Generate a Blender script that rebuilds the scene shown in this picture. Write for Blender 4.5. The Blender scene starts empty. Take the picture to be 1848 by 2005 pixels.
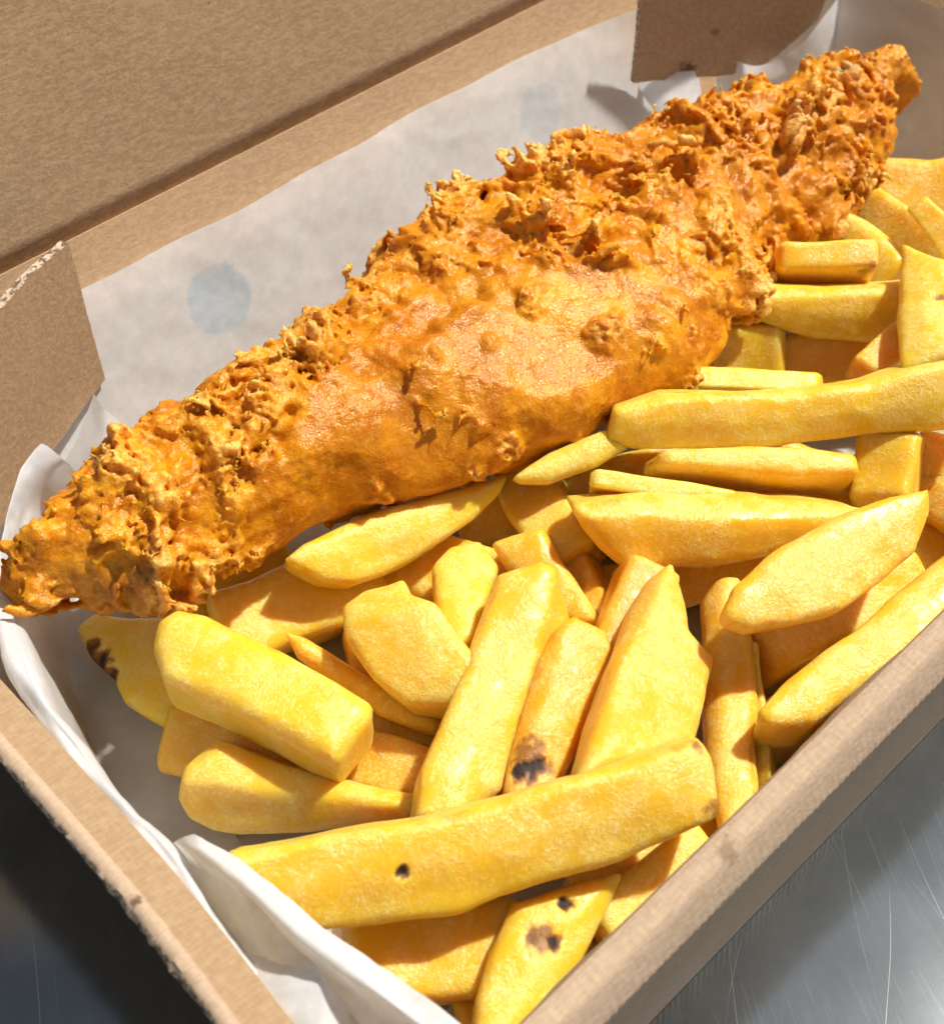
import bpy, math, random
import numpy as np
from mathutils import Vector, Matrix

MM = 0.001
# ------------------------------------------------------------------ camera, world, sun, exposure
sc = bpy.context.scene
C_LOC = np.array([-28.6, -42.9, 215.0])          # mm; origin = left front corner of the box rim on the counter
F_PX, PITCH, AZ = 2789.0, math.radians(47.9), math.radians(45.8)
IMG_W, IMG_H = 1848.0, 2005.0
FW = np.array([math.cos(AZ)*math.cos(PITCH), math.sin(AZ)*math.cos(PITCH), -math.sin(PITCH)])
RT = np.array([math.sin(AZ), -math.cos(AZ), 0.0])
UP = np.cross(RT, FW)
cd = bpy.data.cameras.new('camera'); cam = bpy.data.objects.new('camera', cd)
sc.collection.objects.link(cam); sc.camera = cam
cd.sensor_fit = 'HORIZONTAL'; cd.sensor_width = 36.0
cd.lens = 36.0*F_PX/IMG_W
cd.clip_start = 0.01; cd.clip_end = 50
cam.matrix_world = Matrix(((RT[0], UP[0], -FW[0], C_LOC[0]*MM), (RT[1], UP[1], -FW[1], C_LOC[1]*MM),
                           (RT[2], UP[2], -FW[2], C_LOC[2]*MM), (0, 0, 0, 1)))
cd.dof.use_dof = True; cd.dof.focus_distance = 0.243; cd.dof.aperture_fstop = 38

SUN_EL, SUN_AZ = math.radians(60), math.radians(-13)   # azimuth measured from +X towards +Y
w = bpy.data.worlds.new('World'); sc.world = w; w.use_nodes = True
nt = w.node_tree; bg = nt.nodes['Background']
sky = nt.nodes.new('ShaderNodeTexSky'); sky.sky_type = 'NISHITA'; sky.sun_disc = False
sky.sun_elevation = SUN_EL; sky.sun_rotation = math.radians(90) - SUN_AZ
sky.air_density = 1.0; sky.dust_density = 0.8; sky.ozone_density = 0.8
hs = nt.nodes.new('ShaderNodeHueSaturation'); hs.inputs['Saturation'].default_value = 0.3   # hazy, whitish daylight
nt.links.new(sky.outputs[0], hs.inputs['Color']); nt.links.new(hs.outputs[0], bg.inputs[0]); bg.inputs[1].default_value = 0.06
sd = bpy.data.lights.new('sun', 'SUN'); sun = bpy.data.objects.new('sun', sd); sc.collection.objects.link(sun)
sd.energy = 4.9; sd.angle = math.radians(2.6); sd.color = (1.0, 0.93, 0.82)
Ld = Vector((math.cos(SUN_EL)*math.cos(SUN_AZ), math.cos(SUN_EL)*math.sin(SUN_AZ), math.sin(SUN_EL)))
sun.rotation_euler = Ld.to_track_quat('Z', 'Y').to_euler()
sun.location = (0.6, 0, 1)
sc.view_settings.view_transform = 'Standard'; sc.view_settings.look = 'None'
sc.view_settings.exposure = 0.18; sc.view_settings.gamma = 1.0
sc.view_settings.use_curve_mapping = False
sc.cycles.max_bounces = 6; sc.cycles.transmission_bounces = 4; sc.cycles.diffuse_bounces = 4; sc.cycles.glossy_bounces = 3
sc.cycles.use_denoising = True
sc.cycles.use_adaptive_sampling = True; sc.cycles.adaptive_threshold = 0.05; sc.cycles.adaptive_min_samples = 16

# ------------------------------------------------------------------ helpers
def ray(x, y):
    d = FW*F_PX + RT*(x-IMG_W/2) - UP*(y-IMG_H/2)
    return d/np.linalg.norm(d)
def at(x, y, z):                                   # where a sight line meets height z (mm)
    d = ray(x, y); return C_LOC + d*((z-C_LOC[2])/d[2])
def on_plane(x, y, P, n):
    d = ray(x, y); return C_LOC + d*(np.dot(P-C_LOC, n)/np.dot(d, n))
def proj(P):
    v = np.asarray(P, float)-C_LOC; dd = v@FW
    return np.stack([IMG_W/2+F_PX*(v@RT)/dd, IMG_H/2-F_PX*(v@UP)/dd, dd], -1)
def unit(v): v = np.asarray(v, float); return v/np.linalg.norm(v)
def sstep(a, b, x): t = np.clip((x-a)/(b-a), 0, 1); return t*t*(3-2*t)

_rng = np.random.RandomState(7)
_perm = np.concatenate([_rng.permutation(256)]*3).astype(np.int32)
_g = _rng.normal(size=(256, 3)); _g = (_g/np.linalg.norm(_g, axis=1)[:, None]).astype(np.float32)
def perlin(P):                                     # P (n,3) -> about [-1,1]
    P = P.astype(np.float32); F0 = np.floor(P); I = F0.astype(np.int32) & 255; f = P-F0
    u = f*f*f*(f*(f*6-15)+10)
    out = 0
    for dx in (0, 1):
        wx = u[:, 0] if dx else 1-u[:, 0]; hx = _perm[I[:, 0]+dx]
        for dy in (0, 1):
            wy = u[:, 1] if dy else 1-u[:, 1]; hy = _perm[hx+I[:, 1]+dy]
            for dz in (0, 1):
                wz = u[:, 2] if dz else 1-u[:, 2]; g = _g[_perm[hy+I[:, 2]+dz] & 255]
                out = out + wx*wy*wz*(g[:, 0]*(f[:, 0]-dx)+g[:, 1]*(f[:, 1]-dy)+g[:, 2]*(f[:, 2]-dz))
    return out*1.6

def mesh_obj(name, V, Fc, mat, parent=None, origin=None, smooth=True, attrs=None):
    V = np.asarray(V, float)
    o0 = np.zeros(3) if origin is None else np.asarray(origin, float)
    me = bpy.data.meshes.new(name)
    if isinstance(Fc, np.ndarray):
        n = len(Fc); k = Fc.shape[1]
        me.vertices.add(len(V)); me.vertices.foreach_set('co', ((V-o0)*MM).astype(np.float32).ravel())
        me.loops.add(n*k); me.loops.foreach_set('vertex_index', Fc.astype(np.int32).ravel())
        me.polygons.add(n); me.polygons.foreach_set('loop_start', np.arange(0, n*k, k, dtype=np.int32))
        me.update(calc_edges=True); me.validate()
    else:
        me.from_pydata([tuple(v) for v in (V-o0)*MM], [], [tuple(f) for f in Fc]); me.update()
    if smooth: me.polygons.foreach_set('use_smooth', np.ones(len(me.polygons), bool))
    for k, a in (attrs or {}).items():
        at_ = me.attributes.new(k, 'FLOAT', 'POINT'); at_.data.foreach_set('value', np.asarray(a, np.float32))
    me.materials.append(mat)
    o = bpy.data.objects.new(name, me); sc.collection.objects.link(o)
    o.location = tuple(o0*MM)
    if parent is not None:
        o.parent = parent; o.location = tuple(o0*MM-np.array(parent.location))
    return o
def tag(o, label=None, cat=None, group=None, kind=None):
    for k, v in (('label', label), ('category', cat), ('group', group), ('kind', kind)):
        if v: o[k] = v
    return o
def empty(name, loc):
    o = bpy.data.objects.new(name, None); sc.collection.objects.link(o); o.location = tuple(np.array(loc)*MM)
    o.empty_display_size = 0.01; return o
def grid_faces(nu, nv, closed_v=False):
    i = np.arange(nu-1)[:, None]; j = np.arange(nv if closed_v else nv-1)[None, :]
    j2 = (j+1) % nv
    a = i*nv+j; b = i*nv+j2; c = (i+1)*nv+j2; d = (i+1)*nv+j
    return np.stack([a, b, c, d], -1).reshape(-1, 4)

# ------------------------------------------------------------------ materials
class NT:
    def __init__(s, name):
        s.m = bpy.data.materials.new(name); s.m.use_nodes = True; s.t = s.m.node_tree
        s.b = s.t.nodes['Principled BSDF']; s.out = s.t.nodes['Material Output']
        s.geo = s.t.nodes.new('ShaderNodeNewGeometry')
    def n(s, typ, **kw):
        nd = s.t.nodes.new('ShaderNode'+typ)
        for k, v in kw.items(): setattr(nd, k, v)
        return nd
    def link(s, a, b): s.t.links.new(a, b)
    def set(s, inp, v):
        if hasattr(v, 'default_value') and not isinstance(v, (int, float, tuple, list)): s.link(v, inp)
        else: inp.default_value = v
    def pos(s, scale=(1, 1, 1), rot=(0, 0, 0)):
        mp = s.n('Mapping'); mp.inputs['Scale'].default_value = scale; mp.inputs['Rotation'].default_value = rot
        s.link(s.geo.outputs['Position'], mp.inputs[0]); return mp.outputs[0]
    def noise(s, scale, detail=3, rough=.55, vec=None, dist=0):
        nd = s.n('TexNoise'); nd.inputs['Scale'].default_value = scale; nd.inputs['Detail'].default_value = detail
        nd.inputs['Roughness'].default_value = rough; nd.inputs['Distortion'].default_value = dist
        s.link(vec if vec is not None else s.geo.outputs['Position'], nd.inputs['Vector']); return nd.outputs['Fac']
    def ramp(s, fac, a, b):
        nd = s.n('MapRange'); nd.interpolation_type = 'SMOOTHSTEP'
        s.set(nd.inputs['Value'], fac); nd.inputs['From Min'].default_value = a; nd.inputs['From Max'].default_value = b
        return nd.outputs['Result']
    def math(s, op, a, b=0.0, clamp=False):
        nd = s.n('Math', operation=op, use_clamp=clamp); s.set(nd.inputs[0], a); s.set(nd.inputs[1], b); return nd.outputs[0]
    def mix(s, fac, a, b, blend='MIX'):
        nd = s.n('Mix', data_type='RGBA', blend_type=blend); s.set(nd.inputs['Factor'], fac)
        s.set(nd.inputs['A'] if False else nd.inputs[6], a); s.set(nd.inputs[7], b); return nd.outputs[2]
    def attr(s, name): nd = s.n('Attribute', attribute_name=name); return nd.outputs['Fac']
    def bump(s, h, strength, dist, prev=None):
        nd = s.n('Bump'); nd.inputs['Strength'].default_value = strength; nd.inputs['Distance'].default_value = dist
        s.link(h, nd.inputs['Height'])
        if prev is not None: s.link(prev, nd.inputs['Normal'])
        return nd.outputs[0]
    def p(s, **kw):
        for k, v in kw.items(): s.set(s.b.inputs[k.replace('_', ' ')], v)
def c4(r, g, b): return (r, g, b, 1)

def mat_card(name, base, dark, rotz=0.0, marks=()):
    k = NT(name)
    fib = k.noise(1.0, 4, .65, k.pos((420, 2300, 900), (0, 0, rotz)))
    fib2 = k.noise(1.0, 3, .6, k.pos((1500, 500, 1500), (0.4, 0.2, rotz+.5)))
    big = k.noise(28, 3, .5)
    f = k.math('ADD', k.math('MULTIPLY', k.ramp(fib, .36, .66), .62), k.math('MULTIPLY', k.ramp(fib2, .36, .66), .38))
    col = k.mix(f, c4(*dark), c4(*base))
    col = k.mix(k.math('MULTIPLY', k.ramp(big, .35, .7), .18), col, c4(*[x*1.25 for x in base]))
    speck = k.ramp(k.noise(900, 2, .5), .74, .78)
    col = k.mix(k.math('MULTIPLY', speck, .5), col, c4(.09, .055, .03))
    for (c_, r_, amt) in marks:                        # grease marks and knocks
        dv = k.n('VectorMath', operation='DISTANCE'); k.link(k.geo.outputs['Position'], dv.inputs[0]); dv.inputs[1].default_value = tuple(np.asarray(c_)*MM)
        q_ = k.ramp(k.math('ADD', dv.outputs['Value'], k.math('MULTIPLY', k.math('SUBTRACT', k.noise(420, 3, .6), .5), r_*MM*2.2)), r_*MM*1.1, r_*MM*.5)
        col = k.mix(k.math('MULTIPLY', q_, amt), col, c4(.10, .05, .022))
    e = k.attr('cut')
    en = k.noise(1, 2, .6, k.pos((900, 900, 1400)))
    ecol = k.mix(k.ramp(en, .42, .56), c4(.17, .12, .085), c4(.58, .46, .34))
    col = k.mix(e, col, ecol)
    col = k.mix(k.attr('liner'), col, k.mix(f, c4(.33, .22, .125), c4(.43, .30, .18)))  # darker brown on the faces marked as inner
    k.p(Base_Color=col, Roughness=.86, Specular_IOR_Level=.25)
    k.link(k.bump(f, .35, .00012), k.b.inputs['Normal'])
    return k.m
FLAP_N = np.array([-math.sin(math.radians(22)), -math.cos(math.radians(22)), 0]); FLAP_P = at(1248, 80, 36)
FLAP_MARK = on_plane(1345, 138, FLAP_P, FLAP_N); FLAP_MARK2 = on_plane(1400, 62, FLAP_P, FLAP_N)
KRAFT = mat_card('kraft_board', (.54, .375, .23), (.40, .26, .15), marks=((FLAP_MARK, 2.6, .8), (FLAP_MARK2, 1.4, .5)))
KRAFT_OUT = mat_card('kraft_board_outside', (.53, .40, .29), (.42, .30, .205), marks=((at(1428, 1664, 45), 2.2, .45), (at(266, 1768, 45), 1.1, .9), (at(1740, 1415, 42), .5, .8)))
KRAFT_LID = mat_card('kraft_board_lid', (.52, .37, .225), (.37, .245, .14), rotz=.0)

def mat_paper():
    k = NT('greaseproof_paper')
    m = k.noise(380, 5, .66); m2 = k.noise(28, 3, .5); fine = k.noise(1500, 2, .6)
    col = k.mix(k.ramp(m, .3, .72), c4(.82, .85, .89), c4(.93, .95, .98))
    col = k.mix(k.math('MULTIPLY', k.ramp(m2, .5, .75), .15), col, c4(.76, .75, .73))
    # blue print showing through: two soft round dots on the back panel (centres in mm in attribute-free world space)
    dots = None
    for (px, py, r) in ((425, 585, 7.5), (1055, 218, 6.6)):
        c = dot_center(px, py)
        d = k.n('VectorMath', operation='DISTANCE'); k.link(k.geo.outputs['Position'], d.inputs[0]); d.inputs[1].default_value = tuple(c*MM)
        rr = k.math('ADD', d.outputs['Value'], k.math('MULTIPLY', k.math('SUBTRACT', m, .5), .0015))
        q = k.ramp(rr, r*MM*1.06, r*MM*.92)
        if px > 800: q = k.math('MULTIPLY', q, .45)
        dots = q if dots is None else k.math('ADD', dots, q, True)
    blue = k.mix(k.ramp(m, .3, .72), c4(.52, .70, .88), c4(.68, .82, .94))
    col = k.mix(k.math('MULTIPLY', dots, .6), col, blue)
    # oily patches on the tray floor, and painted shade on the far end panel
    oil_shade = k.attr('oil_shade')
    col = k.mix(k.math('MULTIPLY', oil_shade, k.ramp(m2, .25, .6)), col, c4(.56, .48, .40))
    k.p(Base_Color=col, Roughness=.42, Specular_IOR_Level=.35)
    h = k.math('ADD', k.math('MULTIPLY', k.noise(60, 3, .5), .6), k.math('MULTIPLY', fine, .05))
    bn = k.bump(h, .35, .0012); k.link(bn, k.b.inputs['Normal'])
    tr = k.n('BsdfTranslucent'); k.link(col, tr.inputs[0]); k.link(bn, tr.inputs['Normal'])
    mx = k.n('MixShader'); mx.inputs[0].default_value = .42
    k.link(k.b.outputs[0], mx.inputs[1]); k.link(tr.outputs[0], mx.inputs[2]); k.link(mx.outputs[0], k.out.inputs[0])
    return k.m

def mat_chip():
    k = NT('fried_potato')
    hue = k.attr('hue'); edge = k.attr('edge'); burn = k.attr('burn')
    mott = k.noise(230, 6, .68, dist=.35); blis = k.noise(1500, 3, .6, dist=.3); big = k.noise(60, 2, .5)
    crust = k.ramp(k.math('ADD', mott, k.math('MULTIPLY', k.math('SUBTRACT', big, .5), .5)), .36, .70)   # dry blistered skin against moist translucent flesh
    gold = k.mix(hue, c4(.83, .56, .028), c4(.85, .40, .015))
    pale = k.mix(hue, c4(.91, .72, .20), c4(.93, .62, .15))
    col = k.mix(k.math('MULTIPLY', crust, .62), gold, pale)
    col = k.mix(k.math('MULTIPLY', k.math('MULTIPLY', k.ramp(blis, .50, .66), k.math('ADD', .25, k.math('MULTIPLY', crust, .75))), .6), col, c4(.96, .82, .42))
    ed = k.math('MULTIPLY', edge, k.ramp(k.noise(160, 3, .6), .35, .7), True)
    col = k.mix(k.math('MULTIPLY', ed, .8), col, c4(.62, .27, .025))
    bn_ = k.math('MULTIPLY', burn, 1.0, True)
    col = k.mix(k.ramp(bn_, .05, .5), col, c4(.30, .13, .025))
    col = k.mix(k.ramp(bn_, .45, .9), col, c4(.025, .012, .006))
    k.p(Base_Color=col, Roughness=k.math('ADD', k.math('MULTIPLY', burn, .4), k.math('ADD', .30, k.math('MULTIPLY', crust, .10))),
        Specular_IOR_Level=.5, Subsurface_Weight=.75, Subsurface_Scale=.006)
    k.b.inputs['Subsurface Radius'].default_value = (1.0, .55, .12)
    h = k.math('MULTIPLY', k.math('ADD', k.math('MULTIPLY', blis, .75), k.math('MULTIPLY', k.noise(3200, 2, .6), .25)), k.math('ADD', .25, k.math('MULTIPLY', crust, .75)))
    b1 = k.bump(k.noise(420, 3, .5), .07, .0009)
    k.link(k.bump(h, .8, .00045, b1), k.b.inputs['Normal'])
    return k.m
CHIP = mat_chip()

def mat_fish():
    k = NT('fried_batter')
    crag = k.attr('crag'); spot = k.attr('spot'); skin = k.attr('skin')
    n1 = k.noise(140, 4, .6); n2 = k.noise(700, 3, .6); n3 = k.noise(2200, 2, .6)
    deep = k.mix(k.ramp(n1, .35, .68), c4(.50, .155, .003), c4(.78, .335, .008))
    tip = k.mix(k.ramp(n2, .34, .66), c4(.68, .26, .010), c4(.90, .49, .09))
    col = k.mix(k.ramp(k.math('ADD', crag, k.math('MULTIPLY', k.math('SUBTRACT', n2, .5), .5)), .12, .75), deep, tip)
    col = k.mix(k.math('MULTIPLY', k.ramp(n2, .50, .70), .38), col, c4(.90, .51, .085))
    col = k.mix(k.math('MULTIPLY', k.ramp(crag, .5, .95), k.math('MULTIPLY', k.ramp(n2, .35, .6), .65)), col, c4(.94, .66, .24))  # highlights painted as paler gold on the highest crags
    brn = k.ramp(k.math('ADD', k.noise(38, 3, .55), k.math('MULTIPLY', k.math('SUBTRACT', n1, .5), .5)), .46, .68)
    col = k.mix(k.math('MULTIPLY', brn, .42), col, k.mix(crag, c4(.40, .115, .004), c4(.56, .20, .010)))
    col = k.mix(k.math('MULTIPLY', spot, .85), col, c4(.16, .06, .015))
    col = k.mix(skin, col, k.mix(k.ramp(n1, .4, .6), c4(.34, .25, .10), c4(.58, .46, .22)))
    k.p(Base_Color=col, Roughness=k.math('ADD', .24, k.math('MULTIPLY', k.ramp(n2, .3, .7), .2)), Specular_IOR_Level=.5, Specular_Tint=c4(1., .86, .62),
        Subsurface_Weight=.4, Subsurface_Scale=.004)
    k.b.inputs['Subsurface Radius'].default_value = (1.0, .40, .08)
    h = k.math('ADD', k.math('MULTIPLY', n2, .65), k.math('MULTIPLY', n3, .35))
    bm_ = k.n('Bump'); k.link(h, bm_.inputs['Height']); bm_.inputs['Distance'].default_value = .0007
    k.link(k.math('ADD', .6, k.math('MULTIPLY', crag, .4)), bm_.inputs['Strength']); k.link(bm_.outputs[0], k.b.inputs['Normal'])
    return k.m
FISH = mat_fish()

def mat_steel():
    k = NT('brushed_steel')
    sc_ = None
    for i, (a, s1, s2, lo, wt) in enumerate(((-1.04, 9, 2900, .715, .8), (-.85, 6, 3300, .72, .9), (-1.3, 12, 2600, .715, .6), (-.1, 9, 3000, .735, .5), (.8, 10, 2800, .735, .5), (-.6, 14, 2300, .73, .6), (-1.1, 5, 1500, .755, 1), (-1.0, 40, 5000, .65, .25))):
        warp = k.n('VectorMath', operation='ADD'); k.link(k.geo.outputs['Position'], warp.inputs[0])
        wn = k.n('TexNoise'); wn.inputs['Scale'].default_value = 7+i; wn.inputs['Detail'].default_value = 1
        k.link(k.geo.outputs['Position'], wn.inputs['Vector'])
        wm = k.n('VectorMath', operation='SCALE'); wm.inputs['Scale'].default_value = .03; k.link(wn.outputs['Color'], wm.inputs[0])
        k.link(wm.outputs[0], warp.inputs[1])
        m0 = k.n('Mapping'); m0.inputs['Rotation'].default_value = (0, 0, a); k.link(warp.outputs[0], m0.inputs[0])
        mp = k.n('Mapping'); mp.inputs['Scale'].default_value = (s1, s2, 1)
        mp.inputs['Location'].default_value = (i*3.1, i*1.7, 0); k.link(m0.outputs[0], mp.inputs[0])
        v = k.ramp(k.noise(1.0, 2, .5, mp.outputs[0]), lo, lo+.05)
        v = k.math('MULTIPLY', v, wt)
        sc_ = v if sc_ is None else k.math('MAXIMUM', sc_, v)
    br0 = k.n('Mapping'); br0.inputs['Rotation'].default_value = (0, 0, -1.0); k.link(k.geo.outputs['Position'], br0.inputs[0])
    br1 = k.n('Mapping'); br1.inputs['Scale'].default_value = (30, 1600, 1); k.link(br0.outputs[0], br1.inputs[0])
    brush = k.noise(1.0, 3, .6, br1.outputs[0])
    blot = k.noise(45, 4, .6)
    col = k.mix(k.ramp(blot, .3, .7), c4(.20, .225, .24), c4(.265, .29, .31))
    col = k.mix(k.math('MULTIPLY', sc_, .55), col, c4(.62, .66, .69))
    k.p(Base_Color=col, Metallic=1.0, Roughness=k.math('ADD', .135, k.math('MULTIPLY', sc_, .04)))
    b1 = k.bump(brush, .012, .0002); b2 = k.bump(sc_, .03, .0001, b1); k.link(b2, k.b.inputs['Normal'])
    return k.m
STEEL = mat_steel()

# ------------------------------------------------------------------ counter
xs = np.linspace(-900, 1100, 3)
V = np.array([(x, y, 0) for x in xs for y in np.linspace(-900, 1100, 3)])
tag(mesh_obj('steel_counter', V, grid_faces(3, 3)[:, ::-1], STEEL, smooth=False), 'scratched stainless steel counter under the box', kind='structure')

# ------------------------------------------------------------------ cardboard box
H = 45.0; BOX_W = 171.0; X_R = 284.0
box = tag(empty('takeaway_box', (140, 85, 0)), 'open brown corrugated cardboard takeaway box holding fish and chips', 'box')
def extrude_profile(name, prof, path_axis, t0, t1, step, mat, bow=None, flute=None, cutidx=(), rough=None, inneridx=()):
    """prof: closed list of (u, z) in mm; swept along x (u = y) or y (u = x)."""
    prof = np.array(prof, float); lin = np.array([1. if j in inneridx else 0. for j in range(len(prof))]); m = len(prof); ts = np.arange(t0, t1+step*.5, step); n = len(ts)
    V = np.zeros((n, m, 3)); cut = np.zeros((n, m))
    for j, (u, z) in enumerate(prof):
        uu = np.full(n, u); zz = np.full(n, z)
        if bow is not None: uu = uu+bow(ts)
        if flute and j in flute:
            wv = (np.sin(ts*2*math.pi/1.45+.6*np.sin(ts*.21))*(.6+.6*perlin(np.stack([ts*.35, np.full(n, 2.), np.full(n, 5.)], -1)))+.5*perlin(np.stack([ts*.25, np.full(n, 1.), np.full(n, 3.+j)], -1)))*flute[j]
            uu = uu+wv*.6; zz = zz+wv*.5
        if rough and j in rough:
            r = perlin(np.stack([ts*.9, np.full(n, j*7.3), np.full(n, 1.)], -1))*.35+perlin(np.stack([ts*.17, np.full(n, j*3.3), np.full(n, 4.)], -1))*.35
            uu = uu+r*rough[j]; zz = zz+perlin(np.stack([ts*.7, np.full(n, j*9.3), np.full(n, 9.)], -1))*.3*rough[j]
        if j in cutidx: cut[:, j] = 1
        V[:, j] = np.stack([ts, uu, zz], -1) if path_axis == 'x' else np.stack([uu, ts, zz], -1)
    Fq = grid_faces(n, m, True)
    if path_axis == 'y': Fq = Fq[:, ::-1]
    V = V.reshape(-1, 3); V2 = V; 
    Fl = Fq
    o = mesh_obj(name, V2, Fl, mat, box, smooth=True, attrs={'cut': cut.reshape(-1), 'liner': np.tile(lin, n)})
    caps_me = o.data
    import bmesh
    bm = bmesh.new(); bm.from_mesh(caps_me); bm.verts.ensure_lookup_table()
    try:
        bm.faces.new([bm.verts[i] for i in range(m)]); bm.faces.new([bm.verts[(n-1)*m+i] for i in range(m)])
    except ValueError: pass
    bmesh.ops.recalc_face_normals(bm, faces=bm.faces); bm.to_mesh(caps_me); bm.free()
    md = o.modifiers.new('edge', 'EDGE_SPLIT'); md.split_angle = math.radians(38)
    return o
# long wall in front: inner lip, flute-dotted crease, bevelled shoulder, tucked lower face
extrude_profile('long_wall', [(9, .4), (3.6, 43.6), (2.9, 45.0), (2.2, 45.3), (1.2, 44.7), (.35, 44.6), (-.2, 44.3), (-.9, 43.0), (-2.6, 39.6), (-2.75, 39.0), (-2.5, 38.2), (1.4, .4)],
                'x', 2.0, X_R-2, .36, KRAFT_OUT, flute={4: .10, 5: .22, 6: .16, 8: .06, 9: .2, 10: .12})
# hinge-side long wall, leaning back
extrude_profile('long_wall', [(150, .4), (171.0, 45.0), (171.4, 46.0), (172.6, 45.6), (152, .4)], 'x', 1.0, X_R, 3.0, KRAFT)
# end walls
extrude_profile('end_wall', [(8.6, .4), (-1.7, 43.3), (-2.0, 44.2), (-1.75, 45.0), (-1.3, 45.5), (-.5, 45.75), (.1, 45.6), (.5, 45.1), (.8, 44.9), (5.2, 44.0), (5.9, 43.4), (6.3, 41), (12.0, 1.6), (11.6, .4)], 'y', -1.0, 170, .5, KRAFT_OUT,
                bow=lambda t: -2.2*sstep(55, 0, t)+.9*np.sin(t/171*math.pi), cutidx=(1, 2, 3), rough={1: .5, 2: .75, 3: .65, 4: .35}, inneridx=(8, 9, 10, 11, 12))  # inner side of this wall toned a darker brown
extrude_profile('end_wall', [(262, .4), (283.5, 45), (284.5, 45.5), (286, 45), (265, .4)], 'y', .5, 170, 3.0, KRAFT)
V = [(9, 4, .5), (262, 4, .5), (262, 150, .5), (9, 150, .5), (9, 4, 1.6), (262, 4, 1.6), (262, 150, 1.6), (9, 150, 1.6)]
mesh_obj('base_panel', V, [(3, 2, 1, 0), (4, 5, 6, 7), (0, 1, 5, 4), (1, 2, 6, 5), (2, 3, 7, 6), (3, 0, 4, 7)], KRAFT, box, smooth=False, attrs={'cut': np.zeros(8)})
# lid standing open behind the hinge
def lid():
    n, m = 60, 40; lean = math.radians(11); hL = 168.0
    V = []; cut = []
    for side in (0, 1):
        for i in range(n):
            x = 1+(X_R-1)*i/(n-1)
            for j in range(m):
                v = hL*j/(m-1)
                bulge = 1.2*math.sin(math.pi*i/(n-1))*math.sin(math.pi*j/(m-1))
                off = 1.5*side
                y = 172.0+v*math.sin(lean)+(off)*math.cos(lean)+bulge
                z = 45.9+v*math.cos(lean)-off*math.sin(lean)
                V.append((x, y, z)); cut.append(0)
    F1 = grid_faces(n, m); F2 = F1[:, ::-1]+n*m
    rim = [i*m for i in range(n)]+[(n-1)*m+j for j in range(1, m)]+[i*m+m-1 for i in range(n-2, -1, -1)]+[j for j in range(m-2, 0, -1)]
    R = [(rim[k], rim[(k+1) % len(rim)], rim[(k+1) % len(rim)]+n*m, rim[k]+n*m) for k in range(len(rim))]
    mesh_obj('lid', V, np.concatenate([F1, F2, np.array(R)]), KRAFT_LID, box, smooth=False, attrs={'cut': cut})
lid()
def flap(poly_px, P0, dirang, thick, label, torn):
    d = np.array([math.cos(dirang), math.sin(dirang), 0]); n = np.cross(d, (0, 0, 1.0)); n = n if n@FW < 0 else -n
    pts = np.array([on_plane(x, y, P0, n) for x, y in poly_px])
    # densify the outline and roughen the cut
    out = []; cutv = []
    for a, b in zip(pts, np.roll(pts, -1, 0)):
        k = max(2, int(np.linalg.norm(b-a)/.7))
        for t in range(k):
            p = a+(b-a)*t/k
            out.append(p+(perlin(p[None]*1.3)[0]*.22+perlin(p[None]*.3)[0]*.3)*np.array([.6, .2, .8]))
    out = np.array(out); N = len(out)
    back = out-n*thick
    jit = np.stack([perlin(out*1.1+5), perlin(out*1.3+9), perlin(out*1.2+2)], -1)*.25*torn
    V = np.concatenate([out, out+n*0, back+jit, back]); cut = np.concatenate([np.zeros(N), np.ones(N), np.ones(N), np.zeros(N)])
    F_ = [tuple(range(N))]+[(N+i, N+(i+1) % N, 2*N+(i+1) % N, 2*N+i) for i in range(N)]+[tuple(range(4*N-1, 3*N-1, -1))]
    o = mesh_obj('corner_flap', V, F_, KRAFT, box, smooth=False, attrs={'cut': cut})
    import bmesh
    bm = bmesh.new(); bm.from_mesh(o.data); bmesh.ops.recalc_face_normals(bm, faces=bm.faces); bm.to_mesh(o.data); bm.free()
    if label: o['label'] = label
    return o
flap([(134, 474), (206, 743), (180, 776), (111, 873), (35, 985), (-60, 1120), (-180, 1060), (-150, 735), (-60, 668), (0, 606), (62, 538)],
     at(170, 610, 41), math.radians(198), 1.7, 'lit brown corner flap with a torn fluted upper edge', 1.0)
flap([(1257, -30), (1248, 80), (1240, 162), (1330, 154), (1430, 146), (1520, 110), (1600, 40), (1640, -60)],
     at(1248, 80, 36), math.radians(-22), 1.5, 'shaded brown corner flap with a grease mark', .4)

# ------------------------------------------------------------------ paper liner
def rear_y(z): return 150.0+21.0*z/45.0
def dot_center(px, py):
    n = unit(np.array([0, -45.0, 21.0])); return on_plane(px, py, np.array([0, 149.0, 1.5]), n)
PAPER = mat_paper()
liner = tag(empty('paper_liner', (140, 85, 1.7)), 'white greaseproof paper liner with pale blue dots folded up inside the box', 'paper')
def sheet(name, P, oil_shade=None, sub=0, wrinkle=0.0, ws=.05, seed=0.):
    P = np.asarray(P, float); n, m = P.shape[:2]; V = P.reshape(-1, 3)
    if wrinkle:
        du = np.gradient(P, axis=0); dv = np.gradient(P, axis=1); nn = np.cross(du, dv); nn /= np.linalg.norm(nn, axis=-1, keepdims=True)+1e-9
        q = V*ws+seed
        h = perlin(q)+.5*(1-2*np.abs(perlin(q*2.3+7)))+.25*perlin(q*5)
        V = V+nn.reshape(-1, 3)*(h*wrinkle)[:, None]
    o = mesh_obj(name, V, grid_faces(n, m), PAPER, liner, attrs={'oil_shade': np.zeros(n*m) if oil_shade is None else np.asarray(oil_shade).reshape(-1)})
    return o
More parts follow.
